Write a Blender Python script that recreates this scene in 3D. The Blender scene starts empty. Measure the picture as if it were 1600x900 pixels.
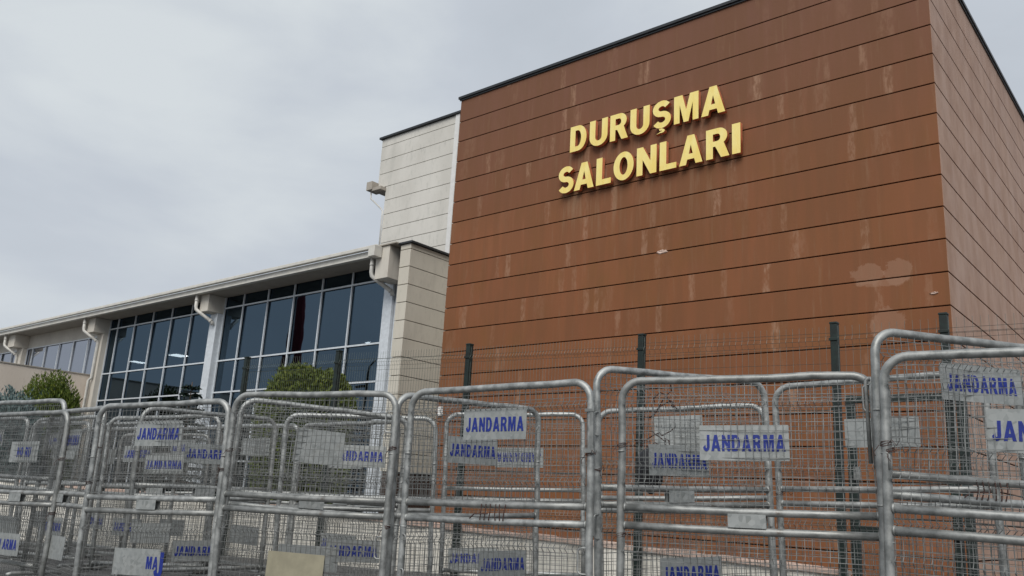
import bpy, bmesh, math, random
from mathutils import Vector, Matrix
random.seed(7)
sc = bpy.context.scene
C = sc.collection
E = 1.8                                   # eye height above the street

# ------------------------------------------------------------------ camera
cam_d = bpy.data.cameras.new('camera'); cam = bpy.data.objects.new('camera', cam_d); C.objects.link(cam)
yaw, pitch, roll, FPX = -0.713164158, 0.249159129, -0.059457485, 1323.989
cy, sy, cp, sp = math.cos(yaw), math.sin(yaw), math.cos(pitch), math.sin(pitch)
fw = Vector((sy*cp, cy*cp, sp)); rt = Vector((cy, -sy, 0)); dn = fw.cross(rt)
rt2 = math.cos(roll)*rt + math.sin(roll)*dn; dn2 = -math.sin(roll)*rt + math.cos(roll)*dn
m = Matrix.Identity(4)
for i in range(3):
    m[i][0] = rt2[i]; m[i][1] = -dn2[i]; m[i][2] = -fw[i]
m[0][3], m[1][3], m[2][3] = 0, 0, E
cam.matrix_world = m
cam_d.sensor_width = 36; cam_d.lens = FPX/1600*36; cam_d.clip_end = 3000; cam_d.clip_start = .05
sc.camera = cam

# ------------------------------------------------------------------ world, sun, exposure
SUN = Vector((.42, -.85, 1.0)).normalized()
w = bpy.data.worlds.new('World'); sc.world = w; w.use_nodes = True
nt = w.node_tree; nt.nodes.clear()
wo = nt.nodes.new('ShaderNodeOutputWorld'); mixs = nt.nodes.new('ShaderNodeMixShader')
b1 = nt.nodes.new('ShaderNodeBackground'); b2 = nt.nodes.new('ShaderNodeBackground')
sky = nt.nodes.new('ShaderNodeTexSky'); sky.sky_type = 'NISHITA'; sky.sun_disc = False
sky.sun_elevation = math.asin(SUN.z); sky.sun_rotation = math.atan2(SUN.x, SUN.y) % (2*math.pi); sky.dust_density = 4
tc = nt.nodes.new('ShaderNodeTexCoord'); mp = nt.nodes.new('ShaderNodeMapping'); mp.inputs['Scale'].default_value = (1, 1, 2.2)
mp.inputs['Rotation'].default_value = (.2, .1, .6)
nz = nt.nodes.new('ShaderNodeTexNoise'); nz.inputs['Scale'].default_value = 2.3; nz.inputs['Detail'].default_value = 7; nz.inputs['Roughness'].default_value = .5
nz.inputs['Distortion'].default_value = .25
cr = nt.nodes.new('ShaderNodeValToRGB')
cr.color_ramp.elements[0].position = .33; cr.color_ramp.elements[0].color = (.50, .545, .60, 1)
cr.color_ramp.elements[1].position = .66; cr.color_ramp.elements[1].color = (.68, .725, .755, 1)
e = cr.color_ramp.elements.new(.5); e.color = (.56, .605, .665, 1)
nt.links.new(tc.outputs['Generated'], mp.inputs[0]); nt.links.new(mp.outputs[0], nz.inputs[0]); nt.links.new(nz.outputs['Fac'], cr.inputs[0])
nt.links.new(cr.outputs[0], b2.inputs[0]); b2.inputs[1].default_value = .95
nt.links.new(sky.outputs[0], b1.inputs[0]); b1.inputs[1].default_value = .06
mixs.inputs[0].default_value = .93
nt.links.new(b1.outputs[0], mixs.inputs[1]); nt.links.new(b2.outputs[0], mixs.inputs[2]); nt.links.new(mixs.outputs[0], wo.inputs[0])
sl = bpy.data.lights.new('sun', 'SUN'); sl.energy = 2.6; sl.angle = math.radians(40); sl.color = (1, .96, .9)
so = bpy.data.objects.new('sun', sl); C.objects.link(so); so.rotation_euler = SUN.to_track_quat('Z', 'Y').to_euler(); so.location = (0, -5, 30)
sc.view_settings.view_transform = 'Standard'; sc.view_settings.look = 'None'; sc.view_settings.exposure = 0.12; sc.view_settings.gamma = 1
sc.view_settings.use_curve_mapping = False

# ------------------------------------------------------------------ node helper and materials
class G:
    def __init__(s, name):
        s.m = bpy.data.materials.new(name); s.m.use_nodes = True; s.t = s.m.node_tree; s.n = s.t.nodes; s.b = s.n['Principled BSDF']
        s.tc = None
    def co(s, kind='Object'):
        if not s.tc: s.tc = s.n.new('ShaderNodeTexCoord')
        return s.tc.outputs[kind]
    def put(s, sock, v):
        if isinstance(v, bpy.types.NodeSocket): s.t.links.new(v, sock)
        elif isinstance(v, (tuple, list)) and sock.type == 'RGBA': sock.default_value = (*v[:3], 1)
        else: sock.default_value = v
    def math(s, op, a, b=0.0, c=None, clamp=False):
        n = s.n.new('ShaderNodeMath'); n.operation = op; n.use_clamp = clamp
        s.put(n.inputs[0], a); s.put(n.inputs[1], b)
        if c is not None: s.put(n.inputs[2], c)
        return n.outputs[0]
    def noise(s, scale, detail=4, rough=.5, stretch=None, vec=None, dist=0):
        v = vec or s.co()
        if stretch:
            mp = s.n.new('ShaderNodeMapping'); s.put(mp.inputs[0], v); mp.inputs['Scale'].default_value = stretch; v = mp.outputs[0]
        n = s.n.new('ShaderNodeTexNoise'); s.put(n.inputs['Vector'], v); n.inputs['Scale'].default_value = scale
        n.inputs['Detail'].default_value = detail; n.inputs['Roughness'].default_value = rough; n.inputs['Distortion'].default_value = dist
        return n.outputs['Fac']
    def white(s, a, b=None):
        n = s.n.new('ShaderNodeTexWhiteNoise')
        if b is None: n.noise_dimensions = '1D'; s.put(n.inputs['W'], a)
        else:
            n.noise_dimensions = '2D'; c = s.n.new('ShaderNodeCombineXYZ'); s.put(c.inputs[0], a); s.put(c.inputs[1], b); s.put(n.inputs['Vector'], c.outputs[0])
        return n.outputs['Value']
    def ramp(s, v, a, b, lo=0., hi=1.):
        n = s.n.new('ShaderNodeMapRange'); n.interpolation_type = 'SMOOTHSTEP'
        s.put(n.inputs[0], v); n.inputs[1].default_value = a; n.inputs[2].default_value = b; n.inputs[3].default_value = lo; n.inputs[4].default_value = hi
        return n.outputs[0]
    def mix(s, f, a, b):
        n = s.n.new('ShaderNodeMix'); n.data_type = 'RGBA'; s.put(n.inputs[0], f); s.put(n.inputs[6], a); s.put(n.inputs[7], b)
        return n.outputs[2]
    def bump(s, h, strength=.3, dist=.01):
        n = s.n.new('ShaderNodeBump'); s.put(n.inputs['Height'], h); n.inputs['Strength'].default_value = strength; n.inputs['Distance'].default_value = dist
        s.t.links.new(n.outputs[0], s.b.inputs['Normal'])
    def set(s, col=None, rough=None, metal=None, spec=None):
        if col is not None: s.put(s.b.inputs['Base Color'], col)
        if rough is not None: s.put(s.b.inputs['Roughness'], rough)
        if metal is not None: s.put(s.b.inputs['Metallic'], metal)
        if spec is not None: s.put(s.b.inputs['Specular IOR Level'], spec)
        return s.m

def simple(name, col, rough=.6, metal=0., var=.15, scale=8.):
    g = G(name); n = g.noise(scale, 5, .6)
    d = tuple(c*(1-var) for c in col); l = tuple(min(1, c*(1+var)) for c in col)
    return g.set(g.mix(g.ramp(n, .3, .7), d, l), rough, metal)

Z0B = 9.13 + E                                        # a seam height on the brown building
def m_brown():
    g = G('brown fibre cement')
    s = g.n.new('ShaderNodeSeparateXYZ'); g.put(s.inputs[0], g.co()); x, y, z = s.outputs
    h = g.math('ADD', x, y)
    row = g.math('FLOOR', g.math('DIVIDE', g.math('SUBTRACT', z, Z0B - 60*.6), .6))
    L = 2.35
    n_edge = g.noise(1., 6, .7, (9., 9., 2.2))
    def joints(seed, L, w, pick):
        t = g.math('DIVIDE', g.math('ADD', h, g.math('ADD', g.math('MULTIPLY', g.white(g.math('ADD', row, seed)), L), 200)), L)
        cell = g.math('FLOOR', t); fr = g.math('FRACT', t)
        r = g.white(g.math('ADD', row, seed*3.1), cell)
        pos = g.math('ADD', g.math('MULTIPLY', r, .7), .15)
        d = g.math('MULTIPLY', g.math('ABSOLUTE', g.math('SUBTRACT', fr, pos)), L)
        d = g.math('ADD', d, g.math('MULTIPLY', g.math('SUBTRACT', n_edge, .5), .16))
        amp = g.ramp(g.white(g.math('ADD', row, seed*7.7), g.math('ADD', cell, 9.)), pick, 1., 0., 1.)
        band = g.math('MULTIPLY', g.ramp(d, w*.45, w, 1., 0.), amp)
        return band, d
    j1, d1 = joints(3., L, .10, .0)
    j2, d2 = joints(11., 3.7, .085, .25)
    j3, d3 = joints(23., 1.9, .22, .55)
    n_str = g.noise(1., 4, .6, (11., 11., .9))
    n_f = g.noise(14., 5, .65, (1, 1, .35))
    n_big = g.noise(.33, 3, .5)
    n_mid = g.noise(1.5, 5, .6, (1, 1, .6))
    rowv = g.white(row, g.math('FLOOR', g.math('DIVIDE', g.math('ADD', h, g.math('ADD', g.math('MULTIPLY', g.white(row), 4.), 200)), 3.1)))
    base = g.mix(g.ramp(n_big, .35, .65), (.236, .094, .044), (.205, .085, .038))
    base = g.mix(g.math('MULTIPLY', g.ramp(n_mid, .45, .75), .55), base, (.20, .094, .036))
    base = g.mix(g.math('MULTIPLY', rowv, .42), base, (.165, .066, .034))
    # upper rows, duller and redder
    up = g.ramp(z, 5.5 + E, 11. + E)
    base = g.mix(g.math('MULTIPLY', up, .75), base, (.158, .080, .056))
    streak = g.math('MULTIPLY', g.ramp(n_str, .55, .78), .34)
    base = g.mix(streak, base, (.25, .155, .095))
    base = g.mix(g.math('MULTIPLY', g.ramp(g.noise(1., 3, .5, (5., 5., .5)), .62, .42), .28), base, (.150, .073, .036))
    below = g.math('MULTIPLY', g.math('MULTIPLY', g.ramp(z, 5.6+E, 7.3+E), g.ramp(z, 8.7+E, 8.3+E)), g.math('MULTIPLY', g.ramp(x, -12.4, -11.9), g.ramp(x, -7.0, -7.4)))
    base = g.mix(g.math('MULTIPLY', g.math('MULTIPLY', below, g.ramp(g.noise(1., 4, .6, (7., 7., .5)), .48, .68)), .5), base, (.26, .165, .10))
    jn = g.ramp(n_f, .38, .64, .12, 1.)
    for jb, k in ((j1, .66), (j2, .46), (j3, .22)):
        base = g.mix(g.math('MULTIPLY', g.math('MULTIPLY', jb, jn), k), base, (.34, .205, .135))
    # pale rubbed-out patches
    for (px, pz, rx, rz) in ((-4.82, 4.45, .30, .23), (-4.33, 4.44, .27, .25), (-4.6, 4.28, .50, .09), (-4.55, 3.55, .34, .30)):
        ex = g.math('DIVIDE', g.math('SUBTRACT', x, px), rx); ez = g.math('DIVIDE', g.math('SUBTRACT', z, pz + E), rz)
        rr = g.math('ADD', g.math('MULTIPLY', ex, ex), g.math('MULTIPLY', ez, ez))
        rr = g.math('ADD', rr, g.math('MULTIPLY', g.math('SUBTRACT', g.noise(3.5, 7, .75), .5), 3.2))
        base = g.mix(g.ramp(rr, .75, .98, .45, 0.), base, (.31, .18, .12))
    # grazing sky sheen on the gable side, painted in as a paler tone
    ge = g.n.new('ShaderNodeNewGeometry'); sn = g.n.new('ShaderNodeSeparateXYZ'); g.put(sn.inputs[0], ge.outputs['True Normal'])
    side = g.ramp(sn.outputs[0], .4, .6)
    side_sheen = g.math('MULTIPLY', side, g.ramp(g.noise(2., 6, .65, (1, 1, .5)), .3, .7, .55, .9))
    base = g.mix(side_sheen, base, (.46, .315, .245))
    g.bump(g.noise(60., 3, .6), .08, .004)
    return g.set(base, g.ramp(n_mid, .3, .7, .55, .72), 0., .14)
def m_white_panel(name, c0, c1, stain):
    g = G(name)
    n = g.noise(.8, 4, .55, (1, 1, .6)); f = g.noise(5., 6, .7, (1.3, 1.3, .5))
    c = g.mix(g.ramp(n, .3, .7), c0, c1)
    c = g.mix(g.math('MULTIPLY', g.ramp(f, .50, .78), .55), c, stain)
    c = g.mix(g.math('MULTIPLY', g.ramp(g.noise(1., 3, .5, (3, 3, .45)), .55, .8), .25), c, stain)
    g.bump(g.noise(40., 3, .6), .08, .004)
    return g.set(c, .7, 0., .3)
def m_galv(name, dark=1.):
    g = G(name)
    oi = g.n.new('ShaderNodeObjectInfo')
    v = g.n.new('ShaderNodeTexVoronoi'); v.inputs['Scale'].default_value = 22.; g.put(v.inputs['Vector'], g.co())
    a = g.noise(9., 6, .65); b = g.noise(2.2, 3, .5)
    c = g.mix(g.ramp(a, .3, .72), (.17*dark, .18*dark, .178*dark), (.44*dark, .455*dark, .45*dark))
    c = g.mix(g.math('MULTIPLY', v.outputs['Color'], .22), c, (.46*dark, .47*dark, .46*dark))
    c = g.mix(g.ramp(b, .55, .75, 0., .35), c, (.19, .185, .165))
    c = g.mix(g.math('MULTIPLY', oi.outputs['Random'], .42), c, (.15, .15, .14))
    rust = g.math('MULTIPLY', g.ramp(g.noise(6., 6, .7), .62, .74), .6)
    c = g.mix(rust, c, (.14, .075, .04))
    g.bump(a, .25, .004)
    return g.set(c, g.ramp(a, .3, .7, .38, .62), .55)
def m_sheet():
    g = G('galvanised sheet')
    v = g.n.new('ShaderNodeTexVoronoi'); v.inputs['Scale'].default_value = 26.; g.put(v.inputs['Vector'], g.co())
    v2 = g.n.new('ShaderNodeTexVoronoi'); v2.inputs['Scale'].default_value = 11.; g.put(v2.inputs['Vector'], g.co())
    a = g.noise(7., 5, .6)
    c = g.mix(v.outputs['Color'], (.20, .215, .212), (.36, .375, .37))
    c = g.mix(g.math('MULTIPLY', v2.outputs['Color'], .5), c, (.32, .34, .34))
    c = g.mix(g.math('MULTIPLY', g.ramp(a, .55, .75), .4), c, (.23, .225, .20))
    return g.set(c, g.ramp(a, .3, .7, .42, .62), .35)
def m_glass(name, gloss, trans, f):
    m = bpy.data.materials.new(name); m.use_nodes = True; t = m.node_tree; t.nodes.clear()
    o = t.nodes.new('ShaderNodeOutputMaterial'); mx = t.nodes.new('ShaderNodeMixShader'); a = t.nodes.new('ShaderNodeBsdfTransparent'); b = t.nodes.new('ShaderNodeBsdfGlossy')
    a.inputs[0].default_value = (*trans, 1); b.inputs[0].default_value = (*gloss, 1); b.inputs['Roughness'].default_value = .015
    tc = t.nodes.new('ShaderNodeTexCoord'); nz = t.nodes.new('ShaderNodeTexNoise'); nz.inputs['Scale'].default_value = .5; nz.inputs['Detail'].default_value = 2
    bp = t.nodes.new('ShaderNodeBump'); bp.inputs['Strength'].default_value = .25; bp.inputs['Distance'].default_value = .02
    t.links.new(tc.outputs['Object'], nz.inputs[0]); t.links.new(nz.outputs['Fac'], bp.inputs['Height']); t.links.new(bp.outputs[0], b.inputs['Normal'])
    mx.inputs[0].default_value = f; t.links.new(a.outputs[0], mx.inputs[1]); t.links.new(b.outputs[0], mx.inputs[2]); t.links.new(mx.outputs[0], o.inputs[0])
    return m
def m_emit(name, col, st):
    g = G(name); g.set((.8, .8, .8)); g.put(g.b.inputs['Emission Color'], col); g.b.inputs['Emission Strength'].default_value = st; return g.m
def m_leaf(name, cols, rough=.6):
    g = G(name); v = g.noise(2.2, 3, .6); f = g.noise(13., 3, .6)
    c = g.mix(g.ramp(v, .35, .65), cols[0], cols[1]); c = g.mix(g.math('MULTIPLY', g.ramp(f, .48, .7), .8), c, cols[2])
    g.b.inputs['Subsurface Weight'].default_value = 0.
    return g.set(c, rough, 0., .25)
def m_ground():
    g = G('street asphalt'); n = g.noise(1.1, 5, .6); f = g.noise(120., 3, .7)
    c = g.mix(g.ramp(n, .3, .7), (.075, .075, .077), (.12, .118, .113)); c = g.mix(g.math('MULTIPLY', f, .4), c, (.16, .16, .155))
    g.bump(f, .5, .01); return g.set(c, .9)
def m_blue():
    g = G('blue stencil paint'); oi = g.n.new('ShaderNodeObjectInfo'); a = g.noise(9., 6, .75); b = g.noise(45., 4, .7)
    c = g.mix(g.ramp(b, .3, .7), (.004, .014, .15), (.008, .026, .24))
    wear = g.ramp(g.math('ADD', a, g.math('MULTIPLY', oi.outputs['Random'], .07)), .67, .73, 0., .6)
    return g.set(g.mix(wear, c, (.20, .21, .26)), .55)
M = dict(
    brown=m_brown(), groove=simple('dark groove backing', (.05, .027, .02), .9),
    coping=simple('dark metal coping', (.035, .038, .042), .45, .4),
    white=m_white_panel('off white panel', (.52, .505, .465), (.60, .585, .545), (.36, .365, .335)),
    pier=m_white_panel('beige grey panel', (.52, .49, .425), (.59, .56, .485), (.38, .36, .31)),
    plaster=m_white_panel('cream plaster', (.52, .49, .44), (.60, .57, .51), (.38, .35, .30)),
    trim=simple('white trim', (.64, .64, .63), .5, 0, .05), wallbeige=m_white_panel('pale boundary plaster', (.60, .53, .46), (.66, .59, .52), (.48, .41, .35)),
    fascia=simple('cream painted fascia', (.55, .54, .50), .55, 0, .08, 3.), soffit=simple('soffit board', (.33, .30, .26), .7, 0, .08, 2.),
    pipe=simple('cream drainpipe', (.55, .54, .51), .45, 0, .12, 5.), alu=simple('white aluminium', (.58, .62, .66), .4, .1, .08),
    glass=m_glass('tinted blue glass', (.105, .152, .198), (.20, .24, .27), .72), glass2=m_glass('grey reflective glass', (.46, .48, .53), (.1, .12, .13), .85),
    inside=simple('dark interior', (.045, .05, .055), .8), floor=simple('interior floor', (.10, .10, .10), .6),
    lamp=m_emit('ceiling light', (1, .98, .95), 9.0),
    gold=None, goldside=simple('copper red letter return', (.70, .24, .12), .35, .5),
    galv=m_galv('galvanised tube'), wire=m_galv('galvanised wire', .64), sheet=m_sheet(),
    blue=m_blue(), green=simple('dark green powder coat', (.003, .011, .009), .6, 0, .4, 12.),
    fwire=simple('weathered fence wire', (.10, .12, .11), .5, .3, .25, 12.), tie=simple('rusty tie wire', (.06, .03, .025), .7, .3),
    lowwall=m_white_panel('whitewashed wall', (.66, .64, .58), (.76, .74, .68), (.42, .38, .30)), ledge=m_white_panel('flaking pink ledge', (.50, .36, .30), (.60, .47, .40), (.25, .22, .18)),
    ground=m_ground(), bag=simple('black plastic', (.012, .012, .014), .35), red=simple('dark red cloth', (.13, .01, .02), .8),
    laurel=m_leaf('hedge leaves', ((.085, .115, .018), (.06, .085, .016), (.19, .20, .035))), juniper=m_leaf('golden cypress sprays', ((.09, .13, .02), (.05, .085, .018), (.24, .26, .03))),
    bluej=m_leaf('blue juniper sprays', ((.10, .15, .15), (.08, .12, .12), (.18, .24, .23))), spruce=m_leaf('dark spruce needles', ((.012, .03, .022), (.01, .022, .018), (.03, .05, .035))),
    bark=simple('bark', (.09, .06, .04), .9, 0, .3, 10.), whitebox=simple('white enamel plate', (.8, .8, .78), .4, 0, .03), beigeplate=simple('dull beige sheet', (.27, .25, .18), .6, .1, .12, 6.),
)
def m_gold():
    g = G('brass letter face'); n = g.noise(3.5, 4, .6, (1, 1, .4)); f = g.noise(16., 4, .6, (1, 1, .3))
    c = g.mix(g.ramp(n, .35, .7), (1.0, .84, .33), (.95, .72, .20)); c = g.mix(g.math('MULTIPLY', g.ramp(f, .6, .8), .5), c, (.55, .36, .10))
    g.bump(n, .4, .02)
    return g.set(c, .27, .35, .6)
M['gold'] = m_gold()

# ------------------------------------------------------------------ mesh helpers
def link(name, me, parent=None, mat=None):
    o = bpy.data.objects.new(name, me); C.objects.link(o)
    if parent: o.parent = parent
    if mat is not None and me is not None and not me.materials:
        for k in (mat if isinstance(mat, (list, tuple)) else [mat]): me.materials.append(k)
    return o
def fin(name, bm, mat, parent=None, smooth=False, bevel=0):
    me = bpy.data.meshes.new(name); bm.to_mesh(me); bm.free()
    if smooth:
        for p in me.polygons: p.use_smooth = True
    o = link(name, me, parent, mat)
    if bevel:
        b = o.modifiers.new('bevel', 'BEVEL'); b.width = bevel; b.segments = 2; b.limit_method = 'ANGLE'
    return o
def tag(o, label=None, cat=None, group=None, kind=None):
    for k, v in (('label', label), ('category', cat), ('group', group), ('kind', kind)):
        if v: o[k] = v
    return o
def thing(name, label, cat, loc=(0, 0, 0), group=None):
    o = bpy.data.objects.new(name, None); C.objects.link(o); o.location = loc; o.empty_display_size = .2
    return tag(o, label, cat, group)
def box(bm, x0, x1, y0, y1, z0, z1, org=(0, 0, 0)):
    a = [bm.verts.new((x-org[0], y-org[1], z-org[2])) for z in (z0, z1) for x, y in ((x0, y0), (x1, y0), (x1, y1), (x0, y1))]
    for f in ((0, 3, 2, 1), (4, 5, 6, 7), (0, 1, 5, 4), (1, 2, 6, 5), (2, 3, 7, 6), (3, 0, 4, 7)): bm.faces.new([a[i] for i in f])
def tube(bm, pts, r, n=8, closed=False, cap=True, radii=None):
    pts = [Vector(p) for p in pts]; N = len(pts); rings = []; up = None
    for i, p in enumerate(pts):
        if closed: t = (pts[(i+1) % N]-pts[i-1])
        else: t = pts[min(i+1, N-1)]-pts[max(i-1, 0)]
        t.normalize()
        if up is None:
            up = Vector((0, 1, 0)) if abs(t.y) < .9 else Vector((1, 0, 0))
        s = t.cross(up)
        if s.length < 1e-4: s = t.cross(Vector((1, 0, 0)))
        s.normalize(); up = s.cross(t).normalized()
        rr = radii[i] if radii else r
        rings.append([bm.verts.new(p + rr*(math.cos(a)*s + math.sin(a)*up)) for a in [2*math.pi*k/n + math.pi/n for k in range(n)]])
    for i in range(N if closed else N-1):
        A, B = rings[i], rings[(i+1) % N]
        for k in range(n): bm.faces.new((A[k], A[(k+1) % n], B[(k+1) % n], B[k]))
    if cap and not closed:
        bm.faces.new(rings[0][::-1]); bm.faces.new(rings[-1])
def arc(cx, cz, r, a0, a1, n=8, y=0.):
    return [(cx + r*math.cos(math.radians(a0+(a1-a0)*k/n)), y, cz + r*math.sin(math.radians(a0+(a1-a0)*k/n))) for k in range(n+1)]

# ------------------------------------------------------------------ glyphs
def ar(cx, cy_, rx, ry, a0, a1, n=10):
    return [(cx+rx*math.cos(math.radians(a0+(a1-a0)*k/n)), cy_+ry*math.sin(math.radians(a0+(a1-a0)*k/n))) for k in range(n+1)]
def ribbon(path, w):
    L, R_ = [], []
    for i, p in enumerate(path):
        a = path[max(0, i-1)]; b = path[min(len(path)-1, i+1)]
        dx, dy = b[0]-a[0], b[1]-a[1]; l = math.hypot(dx, dy) or 1
        L.append((p[0]-dy/l*w/2, p[1]+dx/l*w/2)); R_.append((p[0]+dy/l*w/2, p[1]-dx/l*w/2))
    return L + R_[::-1]
def glyph(ch):
    if ch == 'I': return [[(0, 0), (0, 1), (.23, 1), (.23, 0)]], .23
    if ch == 'L': return [[(0, 0), (0, 1), (.22, 1), (.22, .18), (.58, .18), (.58, 0)]], .58
    if ch == 'D': return [[(0, 0), (0, 1)] + ar(.34, .5, .36, .5, 90, -90, 16), [(.21, .17), (.21, .83)] + ar(.32, .5, .16, .33, 90, -90, 12)], .70
    if ch == 'U': return [[(0, 1), (.21, 1), (.21, .36)] + ar(.345, .34, .135, .17, 180, 360, 10) + [(.48, 1), (.69, 1), (.69, .36)] + ar(.345, .35, .345, .365, 0, -180, 16)], .69
    if ch == 'O': return [ar(.38, .5, .38, .515, 0, 360, 32)[:-1], ar(.38, .5, .165, .335, 0, 360, 24)[:-1]], .76
    if ch == 'R': return [[(0, 0), (0, 1), (.40, 1)] + ar(.40, .72, .28, .28, 90, -55, 12)[1:] + [(.74, 0), (.49, 0), (.30, .40), (.21, .40), (.21, 0)],
                          [(.21, .56), (.21, .83), (.36, .83)] + ar(.36, .695, .11, .135, 90, -90, 8)], .74
    if ch == 'A': return [[(0, 0), (.28, 1), (.51, 1), (.79, 0), (.57, 0), (.525, .18), (.265, .18), (.22, 0)], [(.315, .35), (.475, .35), (.395, .72)]], .79
    if ch == 'M': return [[(0, 0), (0, 1), (.29, 1), (.435, .40), (.58, 1), (.87, 1), (.87, 0), (.68, 0), (.68, .74), (.515, 0), (.355, 0), (.19, .74), (.19, 0)]], .87
    if ch == 'N': return [[(0, 0), (0, 1), (.21, 1), (.50, .42), (.50, 1), (.70, 1), (.70, 0), (.49, 0), (.20, .58), (.20, 0)]], .70
    if ch == 'J': return [[(.56, 1), (.56, .30)] + ar(.28, .28, .28, .295, 0, -172, 14) + [(.19, .36)] + ar(.275, .28, .075, .11, 180, 345, 8) + [(.345, .30), (.345, 1)]], .56
    if ch in 'S':
        p = ar(.33, .7175, .225, .20, 28, 90, 6) + ar(.33, .7175, .225, .1975, 90, 262, 14)[1:] + ar(.33, .3075, .235, .2125, 82, -90, 14) + ar(.33, .3075, .235, .2125, -90, -152, 6)[1:]
        return [ribbon(p, .19)], .66
    return [], .3
def text_mesh(name, s, w=None, h=1., depth=.01, gap=.08, mats=None, cedilla=False, bold=.016):
    cu = bpy.data.curves.new(name, 'CURVE'); cu.dimensions = '2D'; cu.fill_mode = 'BOTH'; cu.extrude = depth/2; cu.offset = bold*h
    x = 0.; tot = sum(glyph(c)[1]+gap for c in s)-gap; k = (w/(tot*h)) if w else 1.
    for c in s:
        ps, wd = glyph(c)
        if cedilla: ps = ps + [[(.25, -.03), (.36, -.03)] + ar(.34, -.115, .10, .065, 80, -120, 10) + [(.20, -.19)] + ar(.325, -.115, .035, .025, -110, 70, 6) + [(.27, -.09)]]
        for p in ps:
            sp_ = cu.splines.new('POLY'); sp_.points.add(len(p)-1); sp_.use_cyclic_u = True
            for q, pt in zip(sp_.points, p): q.co = ((x+pt[0])*h*k, pt[1]*h, 0, 1)
        x += wd+gap
    o = bpy.data.objects.new('tmp', cu); C.objects.link(o)
    me = bpy.data.meshes.new_from_object(o.evaluated_get(bpy.context.evaluated_depsgraph_get())); me.name = name
    bpy.data.objects.remove(o); bpy.data.curves.remove(cu)
    me.transform(Matrix.Rotation(math.pi/2, 4, 'X'))
    me.materials.clear()
    if mats:
        for q in mats: me.materials.append(q)
        if len(mats) > 1:
            for p in me.polygons: p.material_index = 0 if abs(p.normal.y) > .5 else 1
    return me

# ------------------------------------------------------------------ ground and bases of the barriers (real positions in metres, eye-relative heights)
BAR = {'B2': [-10.338, 4.584, .845, .267, .036], 'B3': [-8.303, 5.113, .981, .319, .011], 'B4': [-6.197, 5.754, 1.012, .116, .026], 'B5': [-4.001, 6.148, 1.079, .28, .019], 'B1': [-13.736, 4.566, .804, .128, .019],
 'B6': [-1.875, 6.265, 1.171, .067, -.014], 'S5': [-6.48, 5.826, 1.016, 1.443, .034], 'S6': [-4.364, 6.279, 1.235, 1.175, .047], 'S7': [-3.702, 8.632, 1.359, -.035, .03], 'S8': [-1.997, 6.488, 1.417, .911, -.001],
 'S2': [-12.629, 4.947, .862, -.081, 0.], 'S3': [-11.602, 5.736, 1.008, 1.427, .02], 'S4': [-8.873, 5.563, 1.013, 1.045, -.031], 'C2': [-13.571, 6.199, .943, .42, .049], 'C3': [-9.707, 6.772, .986, .727, .032],
 'C4': [-8.824, 8.92, 1.216, .506, .037], 'C5': [-6.081, 8.816, 1.181, .307, .051], 'D2': [-18.334, 8.682, .959, .576, .043], 'S1': [-14.216, 4.747, 1.02, .1, 0.], 'C6': [-1.477, 8.792, 1.25, -.1, 0.],
 'M0': [-17.9, 5.5, .95, .2, .0], 'M1': [-15.75, 5.95, .93, .12, .02], 'M2': [-17.6, 6.6, .97, .1, 0.], 'M3': [-15.4, 6.95, .96, .2, .02], 'M4': [-13.3, 7.95, .99, .1, .01], 'M5': [-11.1, 8.05, 1.0, .1, .02],
 'M6': [-15.5, 7.9, .98, .12, 0.], 'M7': [-17.8, 7.6, .96, .1, .0]}
H = 2.3
def plane_z(x, y):
    xx = max(-22., min(6., x)); yy = max(0., min(7.5, y))
    return .012 + .018*xx + .11*yy
anch = []
for q in BAR.values():
    mx, my = q[0]+math.cos(q[3]), q[1]+math.sin(q[3]); mz = q[2]+E-H+math.sin(q[4])
    for s in (-1, 0, 1):
        ax, ay = mx+s*.95*math.cos(q[3]), my+s*.95*math.sin(q[3]); anch.append((ax, ay, mz+s*.95*math.sin(q[4])))
def gz(x, y):
    p = plane_z(x, y); num = den = 0.
    for ax, ay, az in anch:
        wgt = math.exp(-((x-ax)**2+(y-ay)**2)/(2*.55**2)); num += wgt*(az-plane_z(ax, ay)); den += wgt
    return p + num/(den+.15)
bm = bmesh.new()
xs = [-1200, -300, -120, -60, -35] + [-26+.5*i for i in range(69)] + [12, 25, 60, 150, 600]
ys = [-1200, -300, -80, -30, -12, -4, 0, 2] + [3+.4*i for i in range(24)] + [14, 18, 25, 50, 150, 400, 1500]
grid = [[bm.verts.new((x, y, gz(x, y) if -27 < x < 10 and 1 < y < 14 else plane_z(x, y))) for x in xs] for y in ys]
for j in range(len(ys)-1):
    for i in range(len(xs)-1): bm.faces.new((grid[j][i], grid[j][i+1], grid[j+1][i+1], grid[j+1][i]))
g_ = fin('ground', bm, M['ground'], smooth=True); tag(g_, kind='structure')

# ------------------------------------------------------------------ brown courtroom building
BX0, BX1, BY0, BY1, BT = -15.75, -3.49, 15.53, 46., 11.03 + E
bb = thing('brown_building', 'tall windowless brown block clad in horizontal boards with dark roof edge', 'building', (BX0, BY0, .6))
org = (BX0, BY0, .6)
bm = bmesh.new(); box(bm, BX0+.05, BX1-.05, BY0+.05, BY1, .0, BT-.05, org); fin('wall', bm, M['groove'], bb)
seams = [Z0B + .6*k for k in range(2, -19, -1)]
tops = [BT] + seams
bm = bmesh.new()
for k in range(len(tops)-1):
    z1, z0 = tops[k]-.011, tops[k+1]+.011
    if z0 < .3: break
    box(bm, BX0, BX1, BY0, BY0+.045, z0, z1)
    box(bm, BX1-.045, BX1, BY0+.047, BY1, z0, z1)
    box(bm, BX0, BX0+.045, BY0+.047, BY1, z0, z1)
cl = fin('cladding', bm, M['brown'], None, bevel=.008); cl.parent = bb; cl.location = (-org[0], -org[1], -org[2])
bm = bmesh.new()
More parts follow.
